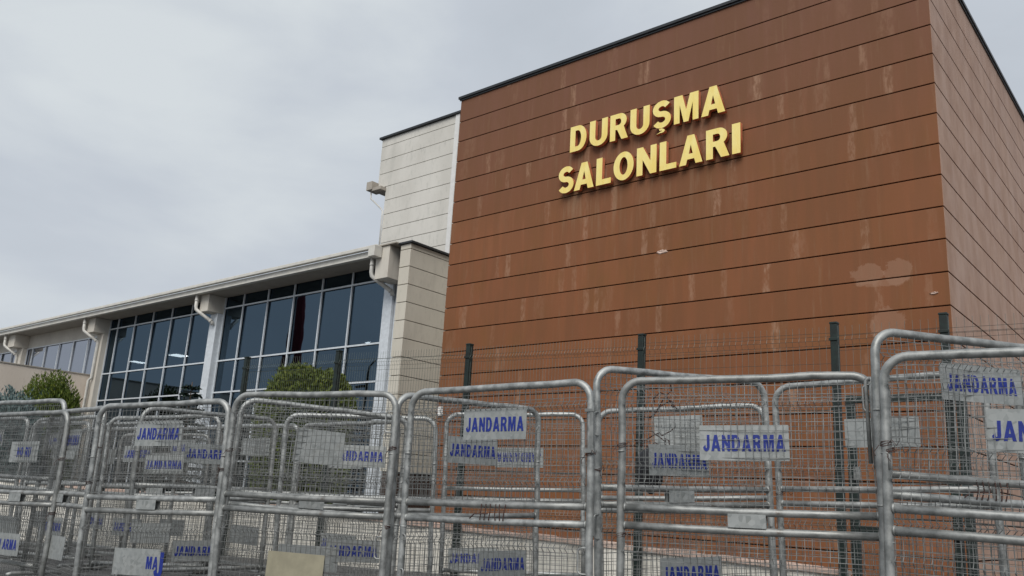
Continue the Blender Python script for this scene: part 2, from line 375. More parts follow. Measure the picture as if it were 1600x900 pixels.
box(bm, BX0-.06, BX1+.06, BY0-.07, BY0+.4, BT+.002, BT+.075, org); box(bm, BX1-.4, BX1+.06, BY0+.4, BY1, BT+.002, BT+.075, org); box(bm, BX0-.06, BX0+.4, BY0+.4, BY1, BT+.002, BT+.075, org)
box(bm, BX0-.03, BX1+.03, BY0-.035, BY0-.005, BT-.045, BT+.002, org); box(bm, BX1+.005, BX1+.03, BY0, BY1, BT-.045, BT+.002, org)
fin('coping', bm, M['coping'], bb, bevel=.004)
# chipped holes in the boards with crumbled filling
for (hx, hz, hw, hh) in ((-9.17, 5.53, .15, .05), (-3.74, 3.97, .07, .025)):
    bm = bmesh.new(); ring = []
    c = bm.verts.new((0, -.004, 0)); n = 18
    for i in range(n):
        a = 2*math.pi*i/n; r = 1+random.uniform(-.25, .2); ring.append(bm.verts.new((math.cos(a)*hw*r, .0, math.sin(a)*hh*r)))
    back = [bm.verts.new((v.co.x*.8, -.018, v.co.z*.6)) for v in ring]
    for i in range(n): bm.faces.new((ring[i], ring[(i+1) % n], back[(i+1) % n], back[i]))
    for i in range(n): bm.faces.new((back[i], back[(i+1) % n], c))
    o = fin('chipped_spot', bm, M['ledge'], bb); o.location = (hx-org[0], BY0-.002-org[1], hz+E-org[2])

# ------------------------------------------------------------------ gold sign
sg = thing('wall_sign', 'gold raised capital letters on the brown wall, two lines', 'sign', (-9.6, 15.45, 7.3+E))
r1 = [('D', -11.685, -11.21), ('U', -11.105, -10.60), ('R', -10.515, -10.03), ('U', -9.955, -9.45), ('S', -9.36, -8.895), ('M', -8.805, -8.21), ('A', -8.13, -7.58)]
r2 = [('S', -11.995, -11.54), ('A', -11.51, -10.95), ('L', -10.87, -10.465), ('O', -10.385, -9.85), ('N', -9.755, -9.25), ('L', -9.157, -8.745), ('A', -8.66, -8.115), ('R', -8.015, -7.49), ('I', -7.413, -7.235)]
for row, zb, hh, ced in ((r1, 8.408, .655, 4), (r2, 7.372, .672, -1)):
    for i, (c, x0, x1) in enumerate(row):
        me = text_mesh('letter', c, w=x1-x0, h=hh, depth=.10, mats=[M['gold'], M['goldside']], cedilla=(i == ced), bold=.009)
        o = link('letter', me, sg); o.location = (x0+9.6, 15.42-15.45, zb-7.3)
        bm = bmesh.new()
        tube(bm, [((x1-x0)*.12, .04, hh*.12), ((x1-x0)*.12, .11, hh*.12)], .014, 6)
        fin('standoff', bm, M['coping'], o)

# ------------------------------------------------------------------ white block behind
wb = thing('white_building', 'off white panelled tower rising behind the glazed wing with stepped left edge', 'building', (-21., 20.8, .6)); org = (-21., 20.8, .6)
bm = bmesh.new(); box(bm, -24.95, -6., 20.85, 34, .0, 12.05+E, org); box(bm, -25.45, -6., 20.85, 34, 12.06+E, 14.2+E, org); fin('wall', bm, M['groove'], wb)
bm = bmesh.new(); tops = [14.20+E] + [13.855+E-.6*k for k in range(0, 22)]
for k in range(len(tops)-1):
    z1, z0 = tops[k]-.011, tops[k+1]+.011
    if z0 < .4: break
    xl = -25.50 if z0 > 12.03+E else -25.0
    box(bm, xl, -21.30, 20.8, 20.84, z0, z1); box(bm, -21.07, -6, 20.8, 20.84, z0, z1)
    box(bm, xl, xl+.04, 20.842, 34, z0, z1)
o = fin('cladding', bm, M['white'], None, bevel=.003); o.parent = wb; o.location = tuple(-c for c in org)
bm = bmesh.new(); box(bm, -21.29, -21.08, 20.76, 20.84, .5, 14.19+E, org); fin('corner_trim', bm, M['trim'], wb)
bm = bmesh.new(); box(bm, -25.6, -5.9, 20.70, 34.1, 14.205+E, 14.29+E, org); fin('coping', bm, M['coping'], wb, bevel=.004)
bm = bmesh.new(); box(bm, -25.8, -25.46, 20.45, 21.0, 11.92+E, 12.28+E, org); box(bm, -25.50, -24.97, 20.5, 21.2, 11.86+E, 12.0+E, org); fin('gutter_box', bm, M['soffit'], wb, bevel=.01)
bm = bmesh.new(); tube(bm, [(x-org[0], 20.6+(.16 if z < 11.3 else 0)-org[1], z+E-org[2]) for x, z in ((-25.65, 11.95), (-25.63, 11.6), (-25.15, 11.15), (-25.02, 11.0), (-25.0, 9.0))], .03, 8); fin('downpipe', bm, M['pipe'], wb, True)

# ------------------------------------------------------------------ glazed wing
gw = thing('glazed_wing', 'long low wing with blue tinted glass bays, cream eaves and downpipes', 'building', (-40., 18.9, .6)); org = (-40., 18.9, .6); OB = Vector(org)
def P(x, y, z): return (x-org[0], y-org[1], z-org[2])
GY = 18.9
# roof, gutter, soffit
bm = bmesh.new(); box(bm, -78, -21.45, 17.95, 32, 7.99+E, 8.12+E, org); rf = fin('roof', bm, M['coping'], gw)
bm = bmesh.new(); box(bm, -78, -21.42, 17.78, 17.94, 7.84+E, 8.06+E, org); box(bm, -78, -21.40, 17.74, 17.79, 7.83+E, 7.87+E, org); fin('fascia', bm, M['fascia'], rf, bevel=.005)
bm = bmesh.new(); box(bm, -78, -21.38, 17.62, 17.777, 8.07+E, 8.20+E, org); fin('gutter', bm, M['fascia'], rf, bevel=.02)
bm = bmesh.new(); box(bm, -21.62, -21.30, 17.5, 17.84, 7.76+E, 8.14+E, org); fin('gutter_box', bm, M['fascia'], rf, bevel=.012)
bm = bmesh.new()
for k in range(6): box(bm, -78, -21.45, 17.945+k*.16, 17.945+k*.16+.153, 7.86+E, 7.895+E, org)
fin('soffit', bm, M['soffit'], gw)
# pillars + brackets + downpipes
pill = [(-54.14, -53.3), (-43.75, -43.1), (-33.04, -32.5), (-21.9, -21.45)]
for i, (a, b) in enumerate(pill):
    bm = bmesh.new(); box(bm, a, b, 18.6, 18.88, .5, 7.12+E, org)
    if i == 3: box(bm, -21.43, -20.57, 18.72, 18.9, .5, 8.0+E, org)
    fin('pillar', bm, M['alu' if i > 1 else 'plaster'], gw, bevel=.01)
    bm = bmesh.new(); x0, x1 = (a-.1, b) if i < 3 else (-21.6, -20.95)
    box(bm, x0, x1, 18.1 if i < 3 else 17.86, 18.88 if i < 3 else 18.715, 7.13+E if i < 3 else 7.04+E, 7.855+E if i < 3 else 8.16+E, org)
    fin('bracket', bm, M['plaster'], gw, bevel=.012)
    px = a-.12 if i < 3 else -21.86
    bm = bmesh.new(); y0 = 17.93
    pts = [P(px, y0, 7.86+E), P(px, y0, 7.35+E), P(px+.03, y0+.01, 7.22+E), P(px+.14, y0+.10, 7.10+E), P(px+.42, y0+.45, 6.82+E), P(px+.5, y0+.56, 6.72+E), P(px+.5, y0+.6, 6.60+E)]
    if i < 2: pts += [P(px+.52, y0+.6, 4.9+E), P(px+.40, y0+.52, 4.75+E), P(px+.40, y0+.52, .5)]
    tube(bm, pts, .075, 12)
    for q in ((0, 1), (4, 5)): 
        A = Vector(pts[q[0]]).lerp(Vector(pts[q[1]]), .5); d = (Vector(pts[q[1]])-Vector(pts[q[0]])).normalized()*.03; tube(bm, [A-d, A+d], .088, 12)
    fin('downpipe', bm, M['pipe'], gw, True)
# cornice over end bracket and pier
bm = bmesh.new(); box(bm, -21.66, -20.60, 17.80, 18.9, 8.165+E, 8.215+E, org); fin('cornice', bm, M['soffit'], gw, bevel=.01)
# curtain walls
def curtain(x0, x1, zs, ztop, mull, glassm, name='curtain_wall', zb=.5):
    cw = fin_empty(name)
    bm = bmesh.new(); mm = sorted(mull); zz = sorted([zb, ztop]+[z for z in zs if z-.1 > zb])
    for a_, b_ in zip(mm[:-1], mm[1:]):
        for c_, d_ in zip(zz[:-1], zz[1:]):
            t1, t2 = random.uniform(-.010, .010), random.uniform(-.010, .010)
            q = [bm.verts.new(P(x, GY+.028+dy, z)) for x, z, dy in ((a_, c_, -t1-t2), (b_, c_, t1-t2), (b_, d_, t1+t2), (a_, d_, -t1+t2))]
            bm.faces.new(q)
    fin('glass', bm, glassm, cw)
    bm = bmesh.new()
    for x in mull: box(bm, x-.030, x+.030, GY-.05, GY+.006, zb, ztop, org)
    xm = sorted(mull)
    for z in zs:
        for a_, b_ in zip(xm[:-1], xm[1:]): box(bm, a_+.031, b_-.031, GY-.046, GY+.005, z-.030, z+.030, org)
    fin('mullions', bm, M['alu'], cw)
    return cw
def fin_empty(name):
    o = bpy.data.objects.new(name, None); C.objects.link(o); o.parent = gw; o.empty_display_size = .2; return o
ZS = [z+E for z in (7.37, 5.10, 3.77, 2.4, 1.0)] 
curtain(-32.50, -21.9, ZS, 7.855+E, [-32.46]+[-32.81+1.76*k for k in range(1, 6)]+[-21.94, ], M['glass'])
curtain(-43.1, -33.04, ZS, 7.855+E, [-43.06]+[-43.96+1.76*k for k in range(1, 6)]+[-33.08], M['glass'])
# left bays: plaster wall with strip windows
for (a, b, ms) in ((-53.3, -43.75, [-53.26, -52.48, -50.68, -48.9, -47.1, -45.32, -43.79]), (-64.5, -54.14, [-64.4, -62.6, -60.8, -59., -57.2, -55.6, -54.18])):
    bm = bmesh.new(); box(bm, a, b, GY-.02, GY+.16, 7.14+E, 7.855+E, org); box(bm, a, b, GY-.02, GY+.16, .5, 4.9+E, org); fin('wall', bm, M['plaster'], gw)
    curtain(a, b, [7.10+E, 4.95+E], 7.135+E, ms, M['glass2'], 'strip_window', 4.905+E)
bm = bmesh.new(); box(bm, -78, -64.5, GY-.02, GY+.16, .5, 7.855+E, org); fin('wall', bm, M['plaster'], gw)
# interior shell
bm = bmesh.new(); box(bm, -78, -21.2, 30, 30.2, .5, 7.9+E, org); box(bm, -78, -21.2, GY+.2, 30, 7.93+E, 7.98+E, org); box(bm, -21.3, -21.1, GY+.2, 30, .5, 7.9+E, org); box(bm, -78.2, -78, GY, 30, .5, 7.9+E, org)
fin('interior_wall', bm, M['inside'], gw)
for (lx, ly, wd) in ((-56.9, 27.2, .6), (-50.9, 26.85, .95), (-34.9, 29.3, .5)):
    bm = bmesh.new(); box(bm, lx-wd/2, lx+wd/2, ly-.42, ly+.42, 7.89+E, 7.925+E, org); fin('ceiling_light', bm, M['lamp'], gw)
# end pier
bm = bmesh.new(); box(bm, -20.52, -20.1, 18.05, 20.74, .5, 8.10+E, org); pc = fin('pier', bm, M['groove'], gw)
bm = bmesh.new(); tops = [8.13+E] + [7.946+E-.6*k for k in range(13)]
for k in range(len(tops)-1):
    z1, z0 = tops[k]-.012, tops[k+1]+.012
    box(bm, -20.55, -20.06, 18.0, 18.04, z0, z1); box(bm, -20.10, -20.06, 18.042, 20.74, z0, z1)
o = fin('pier_cladding', bm, M['pier'], None, bevel=.003); o.parent = gw; o.location = (-org[0], -org[1], -org[2])
bm = bmesh.new(); box(bm, -20.62, -19.96, 17.93, 20.74, 8.135+E, 8.20+E, org); fin('pier_coping', bm, M['coping'], gw, bevel=.005)

# flag and street lamp standing left of the picture, seen only as reflections in the blue glass
fl = thing('flag', 'furled dark red flag whose dark reflection shows in the blue glass', 'flag', (-43.0, 8.3, .1))
bm = bmesh.new(); tube(bm, [(0, 0, 0), (0, 0, 15.2)], .06, 8); fin('flagpole', bm, M['coping'], fl, True)
bm = bmesh.new(); rings = []
for r, z in [(.04, 15.0), (.14, 14.2), (.25, 13.2), (.36, 12.0), (.42, 10.9), (.40, 10.2), (.34, 9.6), (.38, 9.0), (.22, 8.5)]:
    rings.append([bm.verts.new((r*(.75+.25*math.sin(5*a))*math.cos(a)+.25, r*.8*(.8+.2*math.cos(7*a))*math.sin(a), z)) for a in [2*math.pi*k/28 for k in range(28)]])
for A, B in zip(rings[:-1], rings[1:]):
    for k in range(28): bm.faces.new((A[k], A[(k+1) % 28], B[(k+1) % 28], B[k]))
fin('cloth', bm, M['red'], fl, True)
sl_ = thing('street_lamp', 'slim dark lamp post reflected in the last glass pane beside the hedge', 'street lamp', (-38.0, 6.5, .1))
bm = bmesh.new(); tube(bm, [(0, 0, 0), (0, 0, 8.4), (.1, 0, 8.9), (.6, 0, 9.2)], .07, 8, radii=[.1, .07, .06, .05]); fin('pole', bm, M['coping'], sl_, True)
bm = bmesh.new(); box(bm, -.9, -.05, -.12, .12, 7.5, 7.62); fin('lamp_head', bm, M['coping'], sl_, bevel=.02)

# boundary wall at the left
bw = thing('boundary_wall', 'pale beige plastered wall with dark capping running up to the glazed wing', 'wall', (-44.2, 12, .4))
bm = bmesh.new(); box(bm, -.12, .12, -9, 6.85, -.2, 5.06+E-.4); fin('wall', bm, M['wallbeige'], bw)
bm = bmesh.new(); box(bm, -.16, .16, -9.04, 6.84, 5.063+E-.4, 5.12+E-.4); fin('capping', bm, M['soffit'], bw, bevel=.005)

# ------------------------------------------------------------------ low wall, fence, gate
FP = [(-14.88, 9.30), (-12.34, 9.57), (-9.55, 10.06), (-6.52, 10.52), (-3.84, 10.88), (-2.54, 10.91), (.15, 11.2), (2.8, 11.5), (5.5, 11.8)]
def wtop(x): return E - .33 - (x+11.8)*.0275
lw = thing('low_wall', 'low whitewashed wall with flaking pinkish ledge under the mesh fence', 'wall', (-9, 10.3, .8))
bmA, bmB = bmesh.new(), bmesh.new()
def seg(bm, a, b, off0, off1, z0a, z0b, z1a, z1b, o):
    d = Vector((b[0]-a[0], b[1]-a[1])).normalized(); n = Vector((-d.y, d.x)); vs = []
    for (p, zl, zh) in ((a, z0a, z1a), (b, z0b, z1b)):
        for off in (off0, off1):
            for z in (zl, zh): vs.append(bm.verts.new((p[0]+n.x*off-o[0], p[1]+n.y*off-o[1], z-o[2])))
    for f in ((0, 1, 5, 4), (2, 6, 7, 3), (0, 2, 3, 1), (4, 5, 7, 6), (1, 3, 7, 5), (0, 4, 6, 2)): bm.faces.new([vs[i] for i in f])
WP = [(-27., 4.6), (-20.5, 7.2)] + FP
for a, b in zip(WP[:-1], WP[1:]):
    if a == FP[4]: continue
    n_ = 8
    for k in range(n_):
        p = (a[0]+(b[0]-a[0])*k/n_, a[1]+(b[1]-a[1])*k/n_); q = (a[0]+(b[0]-a[0])*(k+1)/n_, a[1]+(b[1]-a[1])*(k+1)/n_)
        za, zb = wtop(p[0]), wtop(q[0])
        seg(bmA, p, q, .16, .42, .2, .2, za-.07, zb-.07, (-9, 10.3, .8))
        j = random.uniform(-.02, .015); o0 = .11+random.uniform(-.01, .03)
        seg(bmB, p, q, o0, .48, za-.068, zb-.068, za+j, zb+j, (-9, 10.3, .8))
fin('wall', bmA, M['lowwall'], lw); fin('ledge', bmB, M['ledge'], lw, bevel=.006)

mf = thing('mesh_fence', 'tall green post wire mesh fence standing before the brown building', 'fence', (-9, 10.3, .8)); fo = Vector((-9, 10.3, .8))
for i, p in enumerate(FP):
    bm = bmesh.new(); x, y = p
    box(bm, x-.045, x+.045, y-.045, y+.045, .3, 2.5+E, fo); box(bm, x-.05, x+.05, y-.05, y+.05, 2.502+E, 2.53+E, fo)
    for z in (2.3, 1.4, .5): box(bm, x-.06, x+.06, y-.058, y-.046, z+E-.02, z+E+.02, fo)
    fin('post', bm, M['green'], mf, bevel=.006)
for a, b in zip(FP[:-1], FP[1:]):
    if a == FP[4]: zb0, st = 1.75, .09
    else: zb0, st = None, (.055 if a[0] < -7 else .085)
    L = math.hypot(b[0]-a[0], b[1]-a[1])-.1; d = Vector((b[0]-a[0], b[1]-a[1], 0)).normalized(); n = Vector((-d.y, d.x, 0)); A = Vector((a[0], a[1], 0))+d*.05-n*.02
    zlo = (zb0 if zb0 else wtop(a[0])-E+.06)
    zs = [zlo]; folds = [z for z in (2.28, 1.45, .62, -.1) if z > zlo+.1]
    for z in folds: zs += [z-.06, z, z+.06]
    zs += [2.47]; zs = sorted(set(zs))
    off = lambda z: -.035 if any(abs(z-f) < .001 for f in folds) else 0.
    bm = bmesh.new(); k = 0
    while k*st <= L:
        tube(bm, [A + d*(k*st) + n*off(z) + Vector((0, 0, z+E)) - fo for z in zs], .0022, 3, cap=False); k += 1
    hz = sorted(set([z for z in zs[:-1]] + [zlo+.2*q for q in range(1, int((2.4-zlo)/.2)+1)]))
    for z in hz: tube(bm, [A + n*off(z) + Vector((0, 0, z+E)) - fo, A + d*L + n*off(z) + Vector((0, 0, z+E)) - fo], .0026, 3, cap=False)
    fin('mesh_panel', bm, M['fwire'], mf)
gt = thing('gate', 'dark green framed wire gate set in the mesh fence at the right', 'gate', (-3.1, 10.85, .8)); go = (-3.1, 10.85, .8)
bm = bmesh.new()
for x in (-3.66, -2.40): box(bm, x-.05, x+.05, 10.80, 10.88, .9, 1.56+E, go)
for z in (1.51, -.06): box(bm, -3.60, -2.46, 10.81, 10.87, z+E-.045, z+E+.045, go)
fin('frame', bm, M['green'], gt, bevel=.005)
bm = bmesh.new()
for k in range(13): tube(bm, [(-3.58+k*.085-go[0], 0, 1.-go[2]), (-3.58+k*.085-go[0], 0, 1.5+E-go[2])], .0025, 3, cap=False)
for k in range(11): tube(bm, [(-3.6-go[0], 0, 1.1+k*.2-go[2]), (-2.46-go[0], 0, 1.1+k*.2-go[2])], .0025, 3, cap=False)
fin('mesh_panel', bm, M['fwire'], gt)
bm = bmesh.new(); box(bm, -.05, .02, -.1, -.045, -.08, .08); o = fin('latch', bm, M['galv'], gt, bevel=.004); o.location = (-.48, 0, 1.6)
# small white plate fixed low on the brown wall edge
bm = bmesh.new(); box(bm, -.085, .085, -.03, 0, -.12, .12); o = fin('wall_plate', bm, M['whitebox'], None, bevel=.006); o.location = (-15.6, 15.52, 2.2+E); tag(o, 'small blank white plate low at the left edge of the brown wall', 'plate')

# ------------------------------------------------------------------ barriers
def panel_mesh(name, z0, z1, seed, bend):
    rnd = random.Random(seed); bm = bmesh.new()
    folds = [z1-.17, z0+.17]; fh = .035
    base = [z0]
    for f in folds: base += [f-fh, f, f+fh]
    base = sorted(base+[z1])
    ctr = [((rnd.uniform(-.7, .7)), rnd.uniform(z0+.2, z1-.2), rnd.uniform(-.04, .04)*bend, rnd.uniform(.10, .3)) for _ in range(7)]
    def y(x, z):
        v = 0.
        for f in folds:
            if abs(z-f) < fh: v -= .042*(1-abs(z-f)/fh)
        for cx, cz, a, s in ctr: v += a*math.exp(-((x-cx)**2+(z-cz)**2)/(2*s*s))
        return v
    x = -.965; 
    zz = sorted(set(base + [z0+(z1-z0)*k/8 for k in range(1, 8)]))
    while x < .97:
        jx = rnd.uniform(-.003, .003); ph = rnd.uniform(0, 6)
        tube(bm, [(x+jx+.003*math.sin(ph+z*5), y(x, z), z) for z in zz], .0031, 4, cap=False); x += .0585
    hs = []
    for f in folds: hs += [f-fh, f, f+fh]
    z = z0+.02
    while z < z1-.01:
        if all(abs(z-q) > .022 for q in hs): hs.append(z)
        z += .072
    for z in hs:
        ph = rnd.uniform(0, 6)
        tube(bm, [(xx, y(xx, z)-.0035, z+.002*math.sin(ph+xx*3)) for xx in [-.985+1.97*k/10 for k in range(11)]], .0031, 4, cap=False)
    me = bpy.data.meshes.new(name); bm.to_mesh(me); bm.free(); me.materials.append(M['wire']); return me
UP = [panel_mesh('upper_mesh', H-1.05+.03, H-.03, 10+i, 1.) for i in range(4)]
LO = [panel_mesh('lower_mesh', .17, H-1.195-.03, 20+i, 1.) for i in range(3)]
def frame_mesh(sd):
    bm = bmesh.new(); r = .17; rf_ = random.Random(sd)
    j = lambda: rf_.uniform(-.010, .010)
    pts = [(-1, 0, .02)] + [(-1+j()*.6, j(), z) for z in (.5, .9, 1.3, 1.7)] + arc(-1+r, H-r, r, 180, 90, 9) + [(x_, j(), H+j()*.8) for x_ in (-.45, -.1, .25, .55)] + arc(1-r, H-r, r, 90, 0, 9) + [(1+j()*.6, j(), z) for z in (1.7, 1.3, .9, .5)] + [(1, 0, .02)]
    tube(bm, pts, .0325, 16)
    for x in (-1, 1):
        tube(bm, [(x, 0, 1.015), (x, 0, 1.03)], .0348, 14); tube(bm, [(x, 0, H-.60), (x, 0, H-.588)], .0342, 14)
        tube(bm, [(x, 0, .02), (x, 0, .0)], .034, 14)
    me = bpy.data.meshes.new('frame'); bm.to_mesh(me); bm.free(); me.materials.append(M['galv'])
    for p in me.polygons: p.use_smooth = True
    return me
FR = [frame_mesh(i) for i in range(5)]
def tube_me(name, pts, r, n=12, mat='galv', extra=None):
    bm = bmesh.new(); tube(bm, pts, r, n)
    if extra: extra(bm)
    me = bpy.data.meshes.new(name); bm.to_mesh(me); bm.free(); me.materials.append(M[mat])
    for p in me.polygons: p.use_smooth = True
    return me
def rail_me(z):
    bm = bmesh.new(); tube(bm, [(-.965, 0, 0), (-.5, 0, -.004), (0, 0, -.007), (.5, 0, -.003), (.965, 0, 0)], .0305, 16)
    for s in (-1, 1): tube(bm, [(s*.972, 0, 0), (s*.958, 0, 0)], .0345, 12)
    me = bpy.data.meshes.new('rail'); bm.to_mesh(me); bm.free(); me.materials.append(M['galv'])
    for p in me.polygons: p.use_smooth = True
    return me
RA = rail_me(0)
FOOT = tube_me('foot', [(0, -.35, 0.035), (0, -.3, .05), (0, .3, .05), (0, .35, .035)], .025)
HOOK = tube_me('hook', [(0, 0, .0), (-.05, -.02, .0)] + [(-.05-.035*math.sin(math.radians(a)), -.02, -.035+.035*math.cos(math.radians(a))) for a in (30, 60, 90)] + [(-.085, -.02, -.17)] + [(-.085+.035*(1-math.cos(math.radians(a))), -.02, -.17-.035*math.sin(math.radians(a))) for a in (30, 60, 90)] + [(0, 0, -.205)], .0075, 8)
PIN = tube_me('pin', [(0, 0, .0), (.045, -.01, .0), (.055, -.01, -.01), (.055, -.01, -.11)], .008, 8)
def tie_me():
    bm = bmesh.new()
    for k in range(3):
        tube(bm, [(.037*math.cos(a)+.0, .037*math.sin(a), .006*k+.012*math.sin(a+k)) for a in [2*math.pi*i/14 for i in range(14)]], .0028, 5, closed=True)
    tube(bm, [(.035, -.02, 0), (.08, -.035, .03), (.11, -.02, -.01), (.14, -.03, .02)], .0026, 5); tube(bm, [(-.03, -.03, 0), (-.06, -.05, -.05), (-.04, -.06, -.08)], .0026, 5)
    me = bpy.data.meshes.new('wire_tie'); bm.to_mesh(me); bm.free(); me.materials.append(M['tie']); return me
TIE = tie_me()
def plate_me(w, h, mat='sheet'):
    bm = bmesh.new(); box(bm, -w/2, w/2, -.0015, .0015, -h/2, h/2)
    bmesh.ops.bevel(bm, geom=[e for e in bm.edges if abs(e.verts[0].co.y-e.verts[1].co.y) > .002], offset=.004, segments=2, affect='EDGES')
    me = bpy.data.meshes.new('sign_plate'); bm.to_mesh(me); bm.free(); me.materials.append(M[mat])
    return me
PL = plate_me(.70, .28); PLT = plate_me(.58, .40); PLB = plate_me(.68, .30, 'beigeplate')
TXT = {}
def txt(s, w, h):
    if (s, w, h) not in TXT: TXT[(s, w, h)] = text_mesh('lettering', s, w=w, h=h, depth=.002, gap=.17, mats=[M['blue']], bold=.008)
    return TXT[(s, w, h)]
SP = None
bm = bmesh.new(); box(bm, -.145, .145, -.034, -.030, -.052, .052); box(bm, -.145, .145, .030, .034, -.052, .052); box(bm, -.145, .145, -.029, .029, .048, .052); SP = bpy.data.meshes.new('spacer_plate'); bm.to_mesh(SP); bm.free(); SP.materials.append(M['sheet'])
bm = bmesh.new()
for k in range(6): tube(bm, [(-.13+.05*k+random.uniform(-.01, .01), -.03, .07), (-.13+.05*k, -.04, .0), (-.13+.05*k+random.uniform(-.02, .02), -.032, -.07)], .005, 6)
tube(bm, [(-.25, -.04, -.06), (-.2, -.045, -.02), (-.05, -.045, -.015)], .006, 6)
CL = bpy.data.meshes.new('clip_row'); bm.to_mesh(CL); bm.free(); CL.materials.append(M['tie'])

def barrier(key, label, upper=None, lower=None, spacer=None, hooks=(), ties=(), pins=(), group='steel mesh crowd barriers in front of the building', idx=0):
    x, y, z, a, t = BAR[key]
    u = Vector((math.cos(a)*math.cos(t), math.sin(a)*math.cos(t), math.sin(t))); v = Vector((-math.cos(a)*math.sin(t), -math.sin(a)*math.sin(t), math.cos(t)))
    base = Vector((x, y, z+E)) + u - v*H
    r = thing('crowd_barrier', label, 'barrier', base, group); r.rotation_euler = (0, -t, a)
    def add(name, me, loc=(0, 0, 0), rot=(0, 0, 0), par=None, sc_=None):
        o = link(name, me, par or r); o.location = loc; o.rotation_euler = rot
        if sc_: o.scale = sc_
        return o
    add('frame', FR[idx % 5])
    for zz in (H-1.05, H-1.195, .13): add('rail', RA, (0, 0, zz), (0, 0, math.pi*(idx % 2)))
    add('upper_mesh', UP[idx % 4], (0, 0, 0)); add('lower_mesh', LO[idx % 3])
    for s in (-1, 1): add('foot', FOOT, (s, 0, 0))
    for uu, vv, txt_, kind in ([upper] if upper else [])+([lower] if lower else []):
        me = {'n': PL, 't': PLT, 'b': PLB}[kind[0]]
        back = 'k' in kind
        p = add('sign_plate', me, (uu-1, .012 if back else -.012, H-vv), (random.uniform(-.02, .02), random.uniform(-.022, .022), random.uniform(-.015, .015)))
        if txt_:
            wd, dx = txt_[1], txt_[2] if len(txt_) > 2 else 0
            o = link('lettering', txt(txt_[0], wd, .128), p); o.location = (-wd/2+dx, -.0035, -.066)
        elif kind == 'n': p['label'] = 'bare sheet metal plate without lettering'
    if spacer:
        add('spacer_plate', SP, (spacer-1, 0, H-1.1225))
    for uu, vv in hooks: add('hook', HOOK, (uu-1, -.02, H-vv))
    for uu, vv in pins: add('pin', PIN, (uu-1, -.02, H-vv))
    for uu, vv in ties: add('wire_tie', TIE, (uu-1, 0, H-vv), (0, 0, random.uniform(-1, 1)))
    return r, add
J = ('JANDARMA', .64)
HK = ((2., .18), (2., 1.38))

U, D_ = .34, .52                                  # the two heights at which upper plates hang
LOWV = 1.725
# front row, left to right
barrier('B1', 'front row steel barrier at the far left with a small plate reading NO RU', (1.08, D_, ('NO RU', .34), 'n'), (1.03, LOWV, ('N ARMA', .46, .06), 'n'), 1.09, (), ((2., .62), (2., 1.3)), idx=0)
r, add = barrier('B2', 'second front row barrier from the left, JANDARMA plate above and MA plate below', (1.01, U, J, 'n'), (.93, 1.73, ('MA', .17, .24), 'n'), .98, (), ((2., .75), (0., .9)), idx=1)
p = [c for c in r.children if c.name.startswith('sign_plate')][-1]; o = link('lettering', txt('J', .12, .26), p); o.location = (.28, -.0045, -.15)
barrier('B3', 'front row barrier below the round hedge with a dull beige plate in its lower half', None, (1.0, 1.74, None, 'b'), None, HK, ((2., .55), (2., 1.3), (0, .6)), idx=2)
r, add = barrier('B4', 'front row barrier with JANDARMA plate near its top, left of the tall hooped barrier', (1.01, U, J, 'n'), None, None, ((2., 1.38),), ((2., .62),), ((0., 1.35), (0., 1.66)), idx=3)
add('clip_row', CL, (.05, 0, H-1.12))
bm = bmesh.new(); box(bm, .01, .045, -.04, -.028, -.16, .16); box(bm, -.035, .055, -.045, -.024, -.19, -.155); box(bm, -.035, .055, -.045, -.024, .155, .18); me = bpy.data.meshes.new('hinge'); bm.to_mesh(me); bm.free(); me.materials.append(M['galv']); add('hinge', me, (1., -.0, H-.42))
r, add = barrier('B5', 'widest front row barrier with a JANDARMA plate, right of the tall hooped barrier', (1.01, D_, J, 'n'), None, 1.02, ((2., .08),), ((0., .55), (0., 1.28)), idx=4)
lp = tube_me('hinge', [(-.03, -.035, .02)] + [(-.03-.03*math.sin(math.radians(a)), -.035, .02-.03+.03*math.cos(math.radians(a))) for a in (30, 60, 90)] + [(-.06, -.035, -.62)], .016, 10)
add('hinge', lp, (1.0, 0, H-.05)); add('hinge', lp, (1.035, -.02, H-.09))
barrier('B6', 'nearest front row barrier at the right edge, plate cut off after letters JA', (.98, D_, J, 'n'), None, None, (), ((0., .62), (0.02, .66)), ((-.03, .68), (0., 1.5)), idx=5)
r, add = barrier('S8', 'rear barrier at the right edge rising highest, JANDARMA plate just under its top tube', (.89, .33, ('JANDARMA', .60), 'n'), None, None, (), (), (), idx=6)
add('clip_row', CL, (-.1, 0, H-1.12))
# behind the front row
barrier('S1', 'steel barrier showing its rounded top corner above the NO RU barrier at the far left', None, (1., LOWV, None, 'n'), None, idx=7)
barrier('S2', 'steel barrier in the narrow gap between the NO RU barrier and the MA barrier', (1., U+.05, J, 'n'), (1.1, 1.72, None, 'n'), 1.0, (), ((2., .5),), idx=8)
barrier('S3', 'steel barrier turned nearly end on behind the MA barrier, its plate lower right', (1.0, D_+.06, J, 'n'), (1.0, LOWV+.2, J, 'n'), 1., idx=9)
barrier('S4', 'barrier slanting away behind the beige plate barrier, its upper plate bare and tall', (.95, .46, None, 't'), (1.0, LOWV, None, 'n'), .95, (), (), idx=10)
barrier('S5', 'barrier slanting away before the brown wall left of centre, second JANDARMA plate down left', (1.01, D_, J, 'n'), (1.5, LOWV-.02, ('JANDARMA', .64), 'n'), None, idx=11)
r, add = barrier('S6', 'tall hooped steel barrier slanting away at the centre right, small low JANDARMA plate', (.90, .80, J, 'n'), (1.0, 1.80, J, 'n'), .9, ((.02, .40), (.02, 1.28)), ((.0, .9),), idx=12)
barrier('S7', 'rear steel barrier with a bare plate before the green gate at the right', (1.07, D_, None, 'n'), None, None, (), ((0., 1.1),), idx=13)
